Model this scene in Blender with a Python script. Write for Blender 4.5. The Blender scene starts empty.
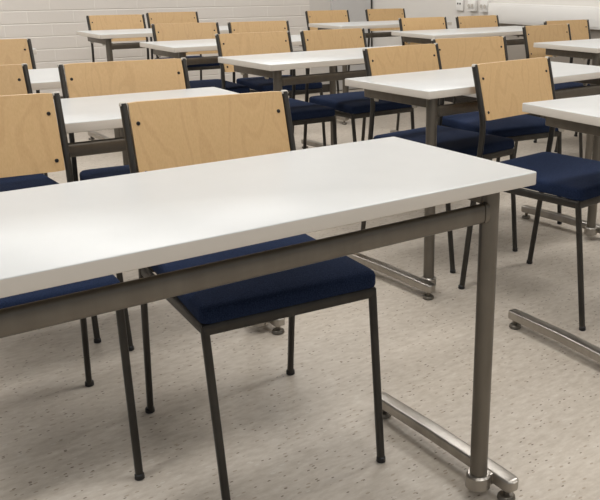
import bpy, bmesh, math, random
from mathutils import Matrix, Vector
random.seed(7)
C = bpy.context.scene.collection
sc = bpy.context.scene

# ------------------------------------------------------------ camera
cd = bpy.data.cameras.new('camera'); cam = bpy.data.objects.new('camera', cd); C.objects.link(cam)
YAW, PITCH, ROLL, CH = 0.65894221, 0.31026718, 0.00412227, 1.07151
F_ = Vector((math.sin(YAW)*math.cos(PITCH), math.cos(YAW)*math.cos(PITCH), -math.sin(PITCH)))
R_ = Vector((math.cos(YAW), -math.sin(YAW), 0)); U_ = R_.cross(F_)
R2 = R_*math.cos(ROLL) + U_*math.sin(ROLL); U2 = -R_*math.sin(ROLL) + U_*math.cos(ROLL)
m = Matrix((R2, U2, -F_)).transposed().to_4x4(); m.translation = Vector((0, 0, CH))
cam.matrix_world = m
cd.sensor_fit = 'HORIZONTAL'; cd.sensor_width = 36; cd.lens = 815.11/600*36
cd.shift_x = -92.13/600; cd.shift_y = -12.9/600
cd.clip_start = 0.05
sc.camera = cam

# ------------------------------------------------------------ world, lights, exposure
w = bpy.data.worlds.new('world'); sc.world = w; w.use_nodes = True
bg = w.node_tree.nodes['Background']; bg.inputs[0].default_value = (0.90, 0.95, 1.0, 1); bg.inputs[1].default_value = 0.30
sc.view_settings.view_transform = 'Standard'; sc.view_settings.look = 'None'
sc.view_settings.gamma = 1; sc.view_settings.exposure = 0.0; sc.view_settings.use_curve_mapping = False
XW, YW, HC = 4.89, 6.66, 2.9
XL, YF = -2.6, -2.6
LAMPS = [(x, y) for x in (-0.9, 1.3, 3.5) for y in (-0.8, 1.5, 3.7, 5.9)]  # lamps out of view, laid out to light the room and brighten the walls
for i, (x, y) in enumerate(LAMPS):
    ld = bpy.data.lights.new('unseen_lamp_light', 'AREA'); ld.shape = 'RECTANGLE'; ld.size = 1.2; ld.size_y = 0.3
    ld.energy = 18.5; ld.color = (1.0, 0.995, 0.985)
    lo = bpy.data.objects.new('unseen_lamp_light', ld); C.objects.link(lo); lo.location = (x, y, HC - 0.10)

# ------------------------------------------------------------ materials
def srgb(r, g, b):
    return tuple(((c/255)/12.92 if c/255 <= .04045 else ((c/255+.055)/1.055)**2.4) for c in (r, g, b)) + (1,)
def mat(name, col, rough=.5, metal=0, spec=None, coat=0):
    m = bpy.data.materials.new(name); m.use_nodes = True
    b = m.node_tree.nodes['Principled BSDF']
    b.inputs['Base Color'].default_value = srgb(*col); b.inputs['Roughness'].default_value = rough
    b.inputs['Metallic'].default_value = metal
    if spec is not None: b.inputs['Specular IOR Level'].default_value = spec
    if coat: b.inputs['Coat Weight'].default_value = coat; b.inputs['Coat Roughness'].default_value = .25
    return m
def nodes(m):
    return m.node_tree.nodes, m.node_tree.links, m.node_tree.nodes['Principled BSDF']
def ramp(N, stops):
    r = N.new('ShaderNodeValToRGB'); e = r.color_ramp.elements
    e[0].position, e[0].color = stops[0]; e[1].position, e[1].color = stops[-1]
    for p, c in stops[1:-1]: k = e.new(p); k.color = c
    return r
def coords(N, L, scale=(1, 1, 1), out='Object', rot=(0, 0, 0)):
    t = N.new('ShaderNodeTexCoord'); mp = N.new('ShaderNodeMapping'); mp.inputs['Scale'].default_value = scale
    mp.inputs['Rotation'].default_value = rot
    L.new(t.outputs[out], mp.inputs['Vector']); return mp
def bump(N, L, b, src, strength, dist=.002):
    bp = N.new('ShaderNodeBump'); bp.inputs['Strength'].default_value = strength; bp.inputs['Distance'].default_value = dist
    L.new(src, bp.inputs['Height']); L.new(bp.outputs[0], b.inputs['Normal'])
def mix(N, L, fac, a, b_):
    x = N.new('ShaderNodeMix'); x.data_type = 'RGBA'
    if isinstance(fac, float): x.inputs[0].default_value = fac
    else: L.new(fac, x.inputs[0])
    for s, i in ((a, 6), (b_, 7)):
        if isinstance(s, tuple): x.inputs[i].default_value = s
        else: L.new(s, x.inputs[i])
    return x.outputs[2]

# white laminate with the faintest mottling
M_top = mat('white_laminate', (204, 204, 201), .33, spec=.45)
N, L, b = nodes(M_top)
n = N.new('ShaderNodeTexNoise'); n.inputs['Scale'].default_value = 9; L.new(coords(N, L).outputs[0], n.inputs['Vector'])
r = ramp(N, [(.3, srgb(195, 196, 195)), (.7, srgb(199, 200, 199))]); L.new(n.outputs[0], r.inputs[0]); L.new(r.outputs[0], b.inputs['Base Color'])
M_edge = mat('edge_banding', (203, 195, 184), .45)
M_under = mat('tabletop_underside', (150, 145, 135), .7)

def metal(name, c0, c1, rough, metallic):
    m = mat(name, c0, rough, metallic); N, L, b = nodes(m)
    n = N.new('ShaderNodeTexNoise'); n.inputs['Scale'].default_value = 35; n.inputs['Detail'].default_value = 3
    L.new(coords(N, L, (1, 1, .25)).outputs[0], n.inputs['Vector'])
    r = ramp(N, [(.35, srgb(*c0)), (.7, srgb(*c1))]); L.new(n.outputs[0], r.inputs[0]); L.new(r.outputs[0], b.inputs['Base Color'])
    return m
M_frame = metal('satin_grey_brown_metal', (108, 102, 93), (116, 110, 101), .4, .7)
M_chrome = metal('polished_steel', (162, 157, 150), (176, 171, 164), .33, 1.0)
M_cframe = metal('dark_grey_chair_tube', (56, 53, 49), (64, 61, 56), .36, .5)
M_black = mat('black_screw', (18, 18, 20), .4)
M_glide = mat('pale_plastic_bumper', (190, 184, 174), .5)

# navy upholstery weave
M_seat = mat('navy_upholstery', (44, 56, 84), .95, spec=.12)
N, L, b = nodes(M_seat)
n = N.new('ShaderNodeTexNoise'); n.inputs['Scale'].default_value = 420; n.inputs['Detail'].default_value = 2; L.new(coords(N, L).outputs[0], n.inputs['Vector'])
r = ramp(N, [(.35, srgb(22, 32, 54)), (.7, srgb(41, 53, 80))]); L.new(n.outputs[0], r.inputs[0]); L.new(r.outputs[0], b.inputs['Base Color'])
b.inputs['Sheen Weight'].default_value = .0; b.inputs['Sheen Roughness'].default_value = .5
bump(N, L, b, n.outputs[0], .35, .001)

# birch plywood, vertical grain with cathedral arches; each board varies
M_ply = mat('birch_plywood', (205, 170, 124), .38, spec=.5)
N, L, b = nodes(M_ply)
oi = N.new('ShaderNodeObjectInfo')
mp = coords(N, L, (1, 1, 1))
add = N.new('ShaderNodeVectorMath'); add.operation = 'ADD'; cmb = N.new('ShaderNodeCombineXYZ')
mul = N.new('ShaderNodeMath'); mul.operation = 'MULTIPLY'; mul.inputs[1].default_value = 40
L.new(oi.outputs['Random'], mul.inputs[0]); L.new(mul.outputs[0], cmb.inputs[0]); L.new(mul.outputs[0], cmb.inputs[2])
L.new(mp.outputs[0], add.inputs[0]); L.new(cmb.outputs[0], add.inputs[1])
s1 = N.new('ShaderNodeMapping'); s1.inputs['Scale'].default_value = (16, 16, 2.6); L.new(add.outputs[0], s1.inputs[0])
n1 = N.new('ShaderNodeTexNoise'); n1.inputs['Scale'].default_value = .55; n1.inputs['Detail'].default_value = 1.5; L.new(s1.outputs[0], n1.inputs['Vector'])
mm = N.new('ShaderNodeMath'); mm.operation = 'MULTIPLY'; mm.inputs[1].default_value = 55; L.new(n1.outputs[0], mm.inputs[0])
sn = N.new('ShaderNodeMath'); sn.operation = 'SINE'; L.new(mm.outputs[0], sn.inputs[0])
r1 = ramp(N, [(0.0, srgb(198, 163, 113)), (.75, srgb(203, 168, 119)), (1.0, srgb(186, 149, 101))])
mr = N.new('ShaderNodeMapRange'); mr.inputs[1].default_value = -1; mr.inputs[2].default_value = 1; L.new(sn.outputs[0], mr.inputs[0]); L.new(mr.outputs[0], r1.inputs[0])
s2 = N.new('ShaderNodeMapping'); s2.inputs['Scale'].default_value = (420, 420, 9); L.new(add.outputs[0], s2.inputs[0])
n2 = N.new('ShaderNodeTexNoise'); n2.inputs['Scale'].default_value = 1; n2.inputs['Detail'].default_value = 3; L.new(s2.outputs[0], n2.inputs['Vector'])
r2 = ramp(N, [(.3, srgb(207, 173, 126)), (.7, srgb(195, 159, 111))]); L.new(n2.outputs[0], r2.inputs[0])
c12 = mix(N, L, .62, r1.outputs[0], r2.outputs[0])
hs = N.new('ShaderNodeHueSaturation'); L.new(c12, hs.inputs['Color'])
mv = N.new('ShaderNodeMapRange'); mv.inputs[3].default_value = .94; mv.inputs[4].default_value = 1.06; L.new(oi.outputs['Random'], mv.inputs[0]); L.new(mv.outputs[0], hs.inputs['Value'])
L.new(hs.outputs[0], b.inputs['Base Color'])

# speckled vinyl floor
M_floor = mat('speckled_vinyl_floor', (190, 180, 166), .42, spec=.4)
N, L, b = nodes(M_floor)
mp = coords(N, L, (1, 1, 1))
na = N.new('ShaderNodeTexNoise'); na.inputs['Scale'].default_value = 45; na.inputs['Detail'].default_value = 5; na.inputs['Roughness'].default_value = .65
st = N.new('ShaderNodeMapping'); st.inputs['Scale'].default_value = (.55, 1.3, 1); L.new(mp.outputs[0], st.inputs[0]); L.new(st.outputs[0], na.inputs['Vector'])
ra = ramp(N, [(.3, srgb(178, 167, 153)), (.5, srgb(191, 181, 168)), (.72, srgb(203, 195, 183))]); L.new(na.outputs[0], ra.inputs[0])
def flecks(scale, stretch, rot, thr, size):
    v = N.new('ShaderNodeTexVoronoi'); v.inputs['Scale'].default_value = scale; v.inputs['Randomness'].default_value = 1
    mq = N.new('ShaderNodeMapping'); mq.inputs['Scale'].default_value = stretch; mq.inputs['Rotation'].default_value = (0, 0, rot)
    L.new(mp.outputs[0], mq.inputs[0]); L.new(mq.outputs[0], v.inputs['Vector'])
    lt = N.new('ShaderNodeMath'); lt.operation = 'LESS_THAN'; lt.inputs[1].default_value = size; L.new(v.outputs['Distance'], lt.inputs[0])
    sp = N.new('ShaderNodeSeparateColor'); L.new(v.outputs['Color'], sp.inputs[0])
    g = N.new('ShaderNodeMath'); g.operation = 'LESS_THAN'; g.inputs[1].default_value = thr; L.new(sp.outputs[0], g.inputs[0])
    a = N.new('ShaderNodeMath'); a.operation = 'MULTIPLY'; L.new(lt.outputs[0], a.inputs[0]); L.new(g.outputs[0], a.inputs[1])
    return a.outputs[0]
c = mix(N, L, flecks(90, (.45, 1, 1), .15, .3, .24), ra.outputs[0], srgb(166, 153, 137))
c = mix(N, L, flecks(70, (.4, 1, 1), -.1, .22, .18), c, srgb(200, 193, 182))
c = mix(N, L, flecks(110, (.5, 1, 1), .05, .17, .22), c, srgb(118, 105, 91))
L.new(c, b.inputs['Base Color'])

# painted block wall, courses 95 mm high, blocks 340 mm long
M_brick = mat('painted_block_wall', (216, 201, 194), .6, spec=.3)
N, L, b = nodes(M_brick)
t = N.new('ShaderNodeTexCoord'); sx = N.new('ShaderNodeSeparateXYZ'); cx = N.new('ShaderNodeCombineXYZ'); L.new(t.outputs['Object'], sx.inputs[0])
L.new(sx.outputs[0], cx.inputs[0])
az = N.new('ShaderNodeMath'); az.operation = 'ADD'; az.inputs[1].default_value = -.05; L.new(sx.outputs[2], az.inputs[0]); L.new(az.outputs[0], cx.inputs[1])
bt = N.new('ShaderNodeTexBrick'); bt.inputs['Scale'].default_value = 1; bt.inputs['Brick Width'].default_value = .34; bt.inputs['Row Height'].default_value = .095
bt.inputs['Mortar Size'].default_value = .006; bt.inputs['Mortar Smooth'].default_value = .6; bt.offset = .5
bt.inputs['Color1'].default_value = srgb(214, 208, 201); bt.inputs['Color2'].default_value = srgb(217, 211, 204); bt.inputs['Mortar'].default_value = srgb(221, 216, 209)
L.new(cx.outputs[0], bt.inputs['Vector']); L.new(bt.outputs['Color'], b.inputs['Base Color'])
nb = N.new('ShaderNodeTexNoise'); nb.inputs['Scale'].default_value = 60; L.new(t.outputs['Object'], nb.inputs['Vector'])
bt2 = N.new('ShaderNodeTexBrick'); bt2.inputs['Scale'].default_value = 1; bt2.inputs['Brick Width'].default_value = 50; bt2.inputs['Row Height'].default_value = .095
bt2.inputs['Mortar Size'].default_value = .006; bt2.inputs['Mortar Smooth'].default_value = .8; L.new(cx.outputs[0], bt2.inputs['Vector'])
sm = N.new('ShaderNodeMath'); sm.operation = 'MULTIPLY'; sm.inputs[1].default_value = -.12; L.new(bt.outputs['Fac'], sm.inputs[0])
s4 = N.new('ShaderNodeMath'); s4.operation = 'MULTIPLY_ADD'; s4.inputs[1].default_value = -.7; L.new(bt2.outputs['Fac'], s4.inputs[0]); L.new(sm.outputs[0], s4.inputs[2])
s3 = N.new('ShaderNodeMath'); s3.operation = 'MULTIPLY_ADD'; s3.inputs[1].default_value = .1; L.new(nb.outputs[0], s3.inputs[0]); L.new(s4.outputs[0], s3.inputs[2])
bump(N, L, b, s3.outputs[0], .6, .006)
def paint(name, col, rough=.6):
    m = mat(name, col, rough); N, L, b = nodes(m)
    n = N.new('ShaderNodeTexNoise'); n.inputs['Scale'].default_value = 90; L.new(coords(N, L).outputs[0], n.inputs['Vector'])
    bump(N, L, b, n.outputs[0], .12, .002); return m
M_wall = paint('white_wall_paint', (222, 218, 212))
M_pil = paint('grey_white_pilaster_paint', (203, 198, 192))
M_door = paint('pale_grey_door_paint', (196, 194, 192), .45)
M_skirt = mat('dark_skirting', (52, 47, 42), .6)
M_gap = mat('dark_gap', (60, 57, 54), .8)
M_ceil = paint('ceiling_paint', (235, 233, 228))
M_plastic = mat('white_plastic', (234, 232, 228), .4)
M_lamp = mat('lamp_diffuser', (250, 248, 240), .5)
N, L, b = nodes(M_lamp); b.inputs['Emission Color'].default_value = (1, .97, .93, 1); b.inputs['Emission Strength'].default_value = 3

# ------------------------------------------------------------ mesh helpers
def link_mesh(name, bm, mats, parent=None, smooth=True):
    bmesh.ops.recalc_face_normals(bm, faces=bm.faces)
    me = bpy.data.meshes.new(name); bm.to_mesh(me); bm.free()
    for k in (mats if isinstance(mats, (list, tuple)) else [mats]): me.materials.append(k)
    o = bpy.data.objects.new(name, me); C.objects.link(o)
    if parent: o.parent = parent
    if smooth:
        for p in me.polygons: p.use_smooth = True
        me.set_sharp_from_angle(angle=math.radians(38))
    return o
def box(bm, x0, x1, y0, y1, z0, z1, bev=0, seg=2, mi=0):
    r = bmesh.ops.create_cube(bm, size=1); vs = r['verts']
    for v in vs: v.co = Vector(((x0+x1)/2 + v.co.x*(x1-x0), (y0+y1)/2 + v.co.y*(y1-y0), (z0+z1)/2 + v.co.z*(z1-z0)))
    fs = {f for v in vs for f in v.link_faces}
    for f in fs: f.material_index = mi
    if bev:
        es = list({e for v in vs for e in v.link_edges})
        bmesh.ops.bevel(bm, geom=es, offset=bev, segments=seg, affect='EDGES', profile=.5)
def superellipse(a, b_, n=16, p=2.6):
    out = []
    for i in range(n):
        t = 2*math.pi*i/n; c, s = math.cos(t), math.sin(t)
        out.append((a*math.copysign(abs(c)**(2/p), c), b_*math.copysign(abs(s)**(2/p), s)))
    return out
def sweep(bm, path, sec, side=Vector((1, 0, 0)), cap=True):
    """sweep section (u along side, v across) along the path"""
    path = [Vector(p) for p in path]; rings = []
    for i, p in enumerate(path):
        a = path[max(i-1, 0)]; c = path[min(i+1, len(path)-1)]; t = (c-a).normalized()
        u = (side - t*side.dot(t)).normalized(); v = t.cross(u)
        rings.append([bm.verts.new(p + u*x + v*y) for x, y in sec])
    n = len(sec)
    for i in range(len(rings)-1):
        for k in range(n): bm.faces.new((rings[i][k], rings[i][(k+1) % n], rings[i+1][(k+1) % n], rings[i+1][k]))
    if cap: bm.faces.new(rings[0][::-1]); bm.faces.new(rings[-1])
def arc3(a, b_, c, rad, n=7):
    """rounded corner at b"""
    a, b_, c = Vector(a), Vector(b_), Vector(c)
    p = b_ + (a-b_).normalized()*rad; q = b_ + (c-b_).normalized()*rad
    return [p*(1-t)**2 + b_*2*t*(1-t) + q*t*t for t in [i/n for i in range(n+1)]]
def cyl(bm, x, y, z0, z1, r0, r1=None, n=20, axis='Z', bev=0):
    r1 = r0 if r1 is None else r1
    prof = [(r0, z0), (r1, z1)]
    if bev: prof = [(r0-bev, z0), (r0, z0+bev), (r1, z1-bev), (r1-bev, z1)]
    rings = []
    for rr, z in prof:
        ring = []
        for i in range(n):
            t = 2*math.pi*i/n; c, s = rr*math.cos(t), rr*math.sin(t)
            ring.append(bm.verts.new((x+c, y+s, z) if axis == 'Z' else ((x+c, z, y+s) if axis == 'Y' else (z, x+c, y+s))))
        rings.append(ring)
    for i in range(len(rings)-1):
        for k in range(n): bm.faces.new((rings[i][k], rings[i][(k+1) % n], rings[i+1][(k+1) % n], rings[i+1][k]))
    bm.faces.new(rings[0][::-1]); bm.faces.new(rings[-1])
def roundrect(x0, x1, y0, y1, r, n=5):
    out = []
    for cx_, cy_, a0 in ((x1-r, y1-r, 0), (x0+r, y1-r, 90), (x0+r, y0+r, 180), (x1-r, y0+r, 270)):
        for i in range(n+1):
            t = math.radians(a0 + 90*i/n); out.append((cx_+r*math.cos(t), cy_+r*math.sin(t)))
    return out
def stack(bm, rings_xyz, mis=None):
    rs = [[bm.verts.new(p) for p in ring] for ring in rings_xyz]; n = len(rs[0])
    for i in range(len(rs)-1):
        for k in range(n):
            f = bm.faces.new((rs[i][k], rs[i][(k+1) % n], rs[i+1][(k+1) % n], rs[i+1][k]))
            if mis: f.material_index = mis[i]
    a = bm.faces.new(rs[0][::-1]); b_ = bm.faces.new(rs[-1])
    if mis: a.material_index = mis[-2]; b_.material_index = mis[-1]
def struct(name, bm, m_, smooth=False):
    o = link_mesh(name, bm, m_, smooth=smooth); o['kind'] = 'structure'; return o
def thing(name, loc, rz=0):
    o = bpy.data.objects.new(name, None); C.objects.link(o); o.location = loc; o.rotation_euler = (0, 0, rz); o.empty_display_size = .1
    return o
def tag(o, label, cat, group=None):
    o['label'] = label; o['category'] = cat
    if group: o['group'] = group
def copy_tree(o, parent=None):
    c_ = o.copy(); C.objects.link(c_); c_.parent = parent
    for ch in list(o.children): copy_tree(ch, c_)
    return c_

# ------------------------------------------------------------ room
bm = bmesh.new(); box(bm, XL, XW+.15, YF, YW+.15, -.1, 0); struct('floor', bm, M_floor)
bm = bmesh.new(); box(bm, XL, 4.18, YW, YW+.15, 0, HC); struct('wall_back', bm, M_brick)
bm = bmesh.new(); box(bm, 4.18, XW+.15, YW, YW+.15, 0, HC); struct('wall_corner', bm, M_pil)
bm = bmesh.new(); box(bm, XW, XW+.15, YF, YW, 0, HC); struct('wall_right', bm, M_wall)
bm = bmesh.new(); box(bm, XL, XW+.15, YF, YW+.15, HC, HC+.1); struct('ceiling', bm, M_ceil)
bm = bmesh.new(); box(bm, XL, 4.38, YW-.012, YW, 0, .075, .002); struct('baseboard_back', bm, M_skirt)
bm = bmesh.new(); box(bm, XW-.012, XW, YF, YW-.05, 0, .075, .002); struct('baseboard_right', bm, M_skirt)
bm = bmesh.new(); box(bm, 4.41, 4.862, YW-.03, YW, .01, 2.1, .003); d1 = struct('door_1', bm, M_door)
bm = bmesh.new(); box(bm, 4.866, 4.878, YW-.028, YW, 0, 2.14); struct('trim_1', bm, M_gap)

bm = bmesh.new(); box(bm, XW-.006, XW, YF, 4.97, .075, .712, .001); struct('trim_2', bm, paint('taupe_lower_wall', (158, 150, 140)))  # thin taupe panel over the lower right wall, up to the trunking

# cable trunking along the right wall
t = thing('wall_trunking', (XW, 1.6, .71))
bm = bmesh.new(); box(bm, -.055, -.001, -4.0, 3.38, 0, .155, .004); link_mesh('body', bm, M_plastic, t)
bm = bmesh.new(); box(bm, -.059, -.0555, -3.99, 3.37, .014, .141, .001); link_mesh('cover', bm, M_plastic, t)
tag(t, 'long white cable trunking running along the right wall behind the desks', 'trunking')

def socket(y, kind, label):
    t = thing('wall_socket', (XW, y, .835))
    bm = bmesh.new(); box(bm, -.035 if kind else -.02, -.001, -.045, .045, -.045, .045, .005); link_mesh('box', bm, M_plastic, t)
    xo = -.035 if kind else -.02
    if kind:
        bm = bmesh.new()
        for s in (-1, 1):
            prof = roundrect(-.019, .019, -.019, .019, .012)
            stack(bm, [[(xo-.001, s*.021+a, b_) for a, b_ in prof], [(xo-.006, s*.021+a*.96, b_*.96) for a, b_ in prof]])
        link_mesh('faceplate', bm, M_plastic, t)
        for s in (-1, 1):
            bm = bmesh.new(); cyl(bm, s*.021, 0, xo-.0065, xo-.0085, .015, axis='X'); link_mesh('outlet', bm, M_glide, t)
    else:
        for s in (-1, 1):
            bm = bmesh.new(); box(bm, xo-.003, xo-.0005, s*.014-.007, s*.014+.007, .005, .02, .001); link_mesh('data_port', bm, M_black, t)
    tag(t, label, 'wall socket', 'sockets on the right wall')
socket(5.37, 0, 'small white data socket with two dark ports, leftmost on the white wall')
socket(5.205, 1, 'middle of three white wall sockets, a double power outlet')
socket(5.055, 1, 'double white power outlet next to the end of the cable trunking')

# ------------------------------------------------------------ unseen ceiling lamps, added mainly to light the scene
for i, (x, y) in enumerate(LAMPS):
    t = thing('unseen_ceiling_lamp', (x, y, HC))
    bm = bmesh.new(); box(bm, -.62, .62, -.17, .17, -.07, -.001, .004); link_mesh('housing', bm, M_plastic, t)
    bm = bmesh.new(); box(bm, -.6, .6, -.15, .15, -.082, -.0705, .003); link_mesh('diffuser', bm, M_lamp, t)
    tag(t, 'unseen long white ceiling lamp with a flat glowing diffuser, added to light the room', 'ceiling lamp', 'unseen ceiling lamps added over the classroom')

# ------------------------------------------------------------ desk
TL, TD, TZ, TT = 1.08, .445, .72, .025
LI, LY = .068, .057            # leg inset from the end, from the front edge
def make_desk():
    t = thing('school_desk', (0, 0, 0))            # origin: floor below the front edge's middle
    h = TL/2
    bm = bmesh.new()
    rr = lambda k, z, r: [(x, y, z) for x, y in roundrect(-h+k, h-k, k, TD-k, r)]
    stack(bm, [rr(.0012, TZ-TT, .006), rr(0, TZ-TT+.0012, .007), rr(0, TZ-.0015, .007), rr(.0004, TZ-.0006, .007), rr(.0015, TZ, .006)], [1, 1, 0, 0, 2, 0])
    link_mesh('tabletop', bm, [M_top, M_edge, M_under], t)
    for s in (-1, 1):
        xl = s*(h-LI)
        bm = bmesh.new(); cyl(bm, xl, LY, .028, TZ-TT-.001, .0188, n=28, bev=.001); link_mesh('leg', bm, M_frame, t)
        # top arm below the worktop, running back from the leg
        bm = bmesh.new(); box(bm, xl-.014, xl+.014, LY+.012, TD-.045, TZ-TT-.04, TZ-TT-.001, .004)
        box(bm, xl-.02, xl+.02, LY-.025, LY+.03, TZ-TT-.006, TZ-TT-.0005, .001)
        arm = link_mesh('top_arm', bm, M_frame, t)
        for yy in (LY+.085, TD-.10):
            bm = bmesh.new(); cyl(bm, xl, yy, TZ-TT-.05, TZ-TT-.0395, .008, .010, n=14, bev=.002); link_mesh('bumper', bm, M_glide, arm)
        # foot bar, outboard of the leg, with a cast collar round the leg
        xb = s*(h-LI+.042)
        bm = bmesh.new()
        prof = roundrect(-.0175, .0175, .028, .057, .005)
        path = []
        for yy, sc_, dz in ((-.012, .45, .0), (-.009, .75, 0), (-.003, .93, 0), (.006, 1, 0), (.25, 1, .004), (.456, 1, 0), (.464, .93, 0), (.469, .75, 0), (.472, .45, 0)):
            path.append([(xb+px*sc_, yy, .042+(pz-.042)*(.5+.5*sc_)+dz) for px, pz in prof])
        stack(bm, path)
        cyl(bm, xl, LY, .024, .058, .028, .0265, n=28, bev=.004)
        box(bm, min(xl, xb), max(xl, xb), LY-.02, LY+.02, .028, .056, .004)
        fb = link_mesh('foot_bar', bm, M_chrome, t)
        for yy in (.012, .448):
            bm = bmesh.new(); cyl(bm, xb, yy, .011, .029, .007, n=12); cyl(bm, xb, yy, .0, .012, .020, .019, n=24, bev=.003)
            link_mesh('levelling_glide', bm, M_frame, fb)
    bm = bmesh.new()
    sec = superellipse(.0095, .0185, 20, 3.4)
    n_ = h-LI-.012
    xs = [-n_, n_]
    sweep(bm, [(x, LY-.006, .6425) for x in xs], [(a, b_) for a, b_ in sec], side=Vector((0, 1, 0)))
    link_mesh('rail', bm, M_frame, t)
    for s in (-1, 1):
        bm = bmesh.new(); x0 = s*(h-LI-.019)
        sweep(bm, [(x0, LY-.006, .6425), (x0 - s*.006, LY-.006, .6425)], superellipse(.0112, .0205, 20, 3), side=Vector((0, 1, 0)))
        link_mesh('weld_collar', bm, M_frame, t)
    return t
desk0 = make_desk(); used = False
def desk(corner, which, yaw, label, hs=1.0, ws=1.0):
    """which: FL / FR / BL / BR corner given in plan"""
    global used
    d = desk0 if not used else copy_tree(desk0); used = True
    dx = (-TL/2 if which[1] == 'L' else TL/2)*ws; dy = 0 if which[0] == 'F' else TD
    c_, s_ = math.cos(yaw), math.sin(yaw)
    d.location = (corner[0] - (c_*dx - s_*dy), corner[1] - (s_*dx + c_*dy), 0); d.rotation_euler = (0, 0, yaw); d.scale = (ws, 1, hs)
    tag(d, label, 'desk', 'white-topped school desks in rows'); return d
DESKS = [
 ((1.141, 1.023), 'FR', 0.0, 'large white-topped school desk in the foreground, nearest of all, grey-brown steel frame', .999),
 ((1.693, 1.998), 'FL', .05, 'white school desk directly behind the free-standing right-hand chair, its left leg in view'),
 ((1.755, 1.653), 'BL', -.061, 'white school desk cut off by the right edge, bare foot bar reaching across the floor'),
 ((1.196, 2.510), 'BR', -.028, 'white school desk right behind the two near chairs on the left', 1.0, 1.04),
 ((1.688, 3.002), 'FL', .046, 'white school desk at the centre of the picture, third in the middle column'),
 ((1.71, 4.02), 'FL', .02, 'white school desk left of centre between wooden chair backs, fourth in the middle column'),
 ((1.72, 5.15), 'FL', .01, 'white school desk nearest the block wall at upper left, last in the middle column'),
 ((3.46, 2.75), 'FL', .0, 'white school desk reaching out of the upper right edge, nearest in the right column'),
 ((3.39, 3.955), 'FL', .0, 'white school desk in front of the wall sockets, middle of the right column', 1.0, 1.09),
 ((3.44, 5.06), 'FL', .0, 'farthest white school desk in front of the grey door, last of the right column'),
 ((1.13, 2.95), 'FR', -.02, 'white school desk glimpsed between two chair backs at the left, third from front'),
 ((1.13, 4.33), 'FR', 0.0, 'white desk at the far left, only its corner showing beside a chair back'),
]
for d_ in DESKS: desk(*d_)

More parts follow.
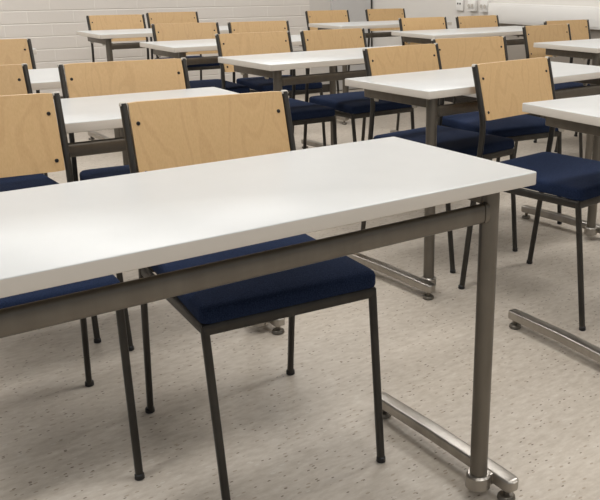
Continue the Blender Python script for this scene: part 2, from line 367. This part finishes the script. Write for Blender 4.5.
# ------------------------------------------------------------ chair
HW = .199
def make_chair():
    t = thing('classroom_chair', (0, 0, 0))        # faces -Y; origin on the floor below the bend of the back posts
    sec = superellipse(.0078, .0105, 14, 2.4)
    for s in (-1, 1):
        x = s*HW
        top = (x, .050, .794); bend = (x, 0, .605); foot = (x-s*.001, .075, .002)
        pth = [Vector(top)] + arc3(top, bend, foot, .055) + [Vector(foot)]
        bm = bmesh.new(); sweep(bm, pth, sec); 
        p = link_mesh('back_post', bm, M_cframe, t)
        bm = bmesh.new(); cyl(bm, x, .0755, .0, .014, .0122, .0115, n=16, bev=.002); link_mesh('foot_cap', bm, M_black, p)
        bm = bmesh.new(); cyl(bm, x, .0495, .789, .798, .010, .009, n=14, bev=.002); link_mesh('end_cap', bm, M_glide, p)
        bm = bmesh.new()
        a = (s*(HW-.006), -.383, .412); f_ = (s*(HW-.012), -.430, .002)
        sweep(bm, [a, f_], superellipse(.0085, .0085, 14, 3))
        p = link_mesh('front_leg', bm, M_cframe, t)
        bm = bmesh.new(); cyl(bm, f_[0], f_[1], 0, .014, .0112, .0105, n=16, bev=.002); link_mesh('foot_cap', bm, M_black, p)
    # seat frame: four rails
    bm = bmesh.new()
    pr = superellipse(.0075, .0125, 12, 3.5)
    zr = .405
    for s in (-1, 1):
        sweep(bm, [(s*(HW-.002), .035, zr), (s*(HW-.006), -.388, zr)], pr)
    sweep(bm, [(-HW+.002, -.385, zr), (HW-.002, -.385, zr)], pr, side=Vector((0, 1, 0)))
    sweep(bm, [(-HW+.004, .030, zr), (HW-.004, .030, zr)], pr, side=Vector((0, 1, 0)))
    fr = link_mesh('seat_frame', bm, M_cframe, t)
    for s in (-1, 1):
        for yy in (-.30, -.10):
            bm = bmesh.new(); cyl(bm, s*(HW-.022), yy, .393, .423, .006, n=10); link_mesh('bolt', bm, M_black, fr)
    # cushion: softly domed
    bm = bmesh.new()
    def ring(k, z, r):
        o = []
        for px, py in roundrect(-.203+k, .203-k, -.398+k, .028-k, max(r, .004), 6):
            f = (py+.398)/.426
            o.append((px*(1-.075*f), py, z - (.004*(1-f)**6 if z > .43 else 0)))
        return o
    stack(bm, [ring(.010, .4175, .016), ring(.002, .420, .02), ring(0, .425, .022), ring(0, .447, .022), ring(.002, .4535, .022),
               ring(.007, .458, .022), ring(.016, .4605, .025), ring(.05, .4625, .04), ring(.10, .4635, .05)])
    link_mesh('seat', bm, M_seat, t)
    # plywood back, curved a little, between the posts
    bm = bmesh.new(); nx, nz = 18, 6; W = HW-.0095
    lean = lambda z: (z-.605)/.189*.050 - .001
    out = [(px, pz) for px, pz in roundrect(-W, W, .617, .798, .006, 3)]
    grid = {}
    th = .0055
    for side in (0, 1):
        for i in range(nx+1):
            for j in range(nz+1):
                px = -W + 2*W*i/nx; pz = .616 + .181*j/nz
                if i in (0, nx) and j in (0, nz): px *= .995; pz += (.0015 if j == 0 else -.0015)
                q = (px/W)**2
                y = lean(pz) + .003*(1-q) + (-th if side == 0 else th)
                grid[side, i, j] = bm.verts.new((px, y, pz))
    for i in range(nx):
        for j in range(nz):
            bm.faces.new((grid[0, i, j], grid[0, i+1, j], grid[0, i+1, j+1], grid[0, i, j+1]))
            bm.faces.new((grid[1, i, j], grid[1, i, j+1], grid[1, i+1, j+1], grid[1, i+1, j]))
    for i in range(nx):
        for j in (0, nz): bm.faces.new((grid[0, i, j], grid[1, i, j], grid[1, i+1, j], grid[0, i+1, j]))
    for j in range(nz):
        for i in (0, nx): bm.faces.new((grid[0, i, j], grid[0, i, j+1], grid[1, i, j+1], grid[1, i, j]))
    bk = link_mesh('backrest', bm, M_ply, t)
    for s in (-1, 1):
        for z in (.641, .750):
            px = s*(W-.016); y = lean(z) + .003*(1-(px/W)**2) - th
            bm = bmesh.new(); cyl(bm, px, z, y-.0025, y+.001, .0036, .0052, n=14, axis='Y'); link_mesh('screw', bm, M_black, bk)
    return t
chair0 = make_chair(); cused = False
CH_ = [
 (0.839, 1.757, -.092, 1.0, 'near chair with blue seat tucked under the foreground desk, right one of its pair'),
 (0.366, 2.030, -.085, 1.004, 'near birch-backed chair at the left edge, pushed under the foreground desk'),
 (2.080, 1.957, .10, .998, 'free-standing birch-backed chair with blue seat at the right, at the cut-off desk'),
 (2.104, 2.603, .10, 1.005, 'chair whose blue seat sits under the near middle desk, left one of its pair'),
 (2.642, 2.793, -.125, 1.005, 'chair at the right half of the near middle desk, its birch back partly hidden'),
 (0.495, 2.780, 0., 1.0, 'second-row chair at the left edge, only the right part of its birch back showing'),
 (0.968, 2.65, -.09, 1.005, 'wide birch chair back at upper left behind the second left desk'),
 (0.807, 3.928, -.02, 1.0, 'chair at the far left against the block wall, cut off by the left edge'),
 (2.024, 3.71, -.025, 1.0, 'birch-backed chair behind the left half of the centre desk'),
 (2.498, 3.70, .023, 1.0, 'birch-backed chair behind the right half of the centre desk'),
 (2.096, 4.69, -.07, 1.0, 'birch-backed chair behind the left half of the fourth middle desk'),
 (2.554, 4.625, -.06, 1.0, 'birch-backed chair behind the right half of the fourth middle desk'),
 (2.125, 5.94, -.03, 1.0, 'chair at the left end of the farthest row, near the block wall'),
 (2.65, 6.17, -.03, 1.0, 'chair close to the block wall, right-hand one of the farthest left pair'),
 (3.845, 5.81, -.032, 1.0, 'left chair at the farthest right-column desk, in front of the grey door'),
 (4.47, 5.84, -.04, 1.0, 'right chair at the farthest right-column desk, near the corner of the room'),
 (3.74, 4.445, -.02, 1.0, 'left chair at the desk in front of the wall sockets'),
 (4.243, 4.43, -.0, 1.0, 'chair directly below the wall sockets, right one at its desk'),
 (3.778, 3.340, .03, 1.0, 'left chair at the desk reaching out of the upper right edge'),
 (4.296, 3.635, -.04, 1.0, 'chair beside the cable trunking, rightmost of all, at the upper right desk'),
]
for i, (x, y, a, k_, lab) in enumerate(CH_):
    c_ = chair0 if i == 0 else copy_tree(chair0)
    c_.location = (x, y, 0); c_.rotation_euler = (0, 0, a); c_.scale = (k_, k_, k_); tag(c_, lab, 'chair', 'blue-seated birch classroom chairs')
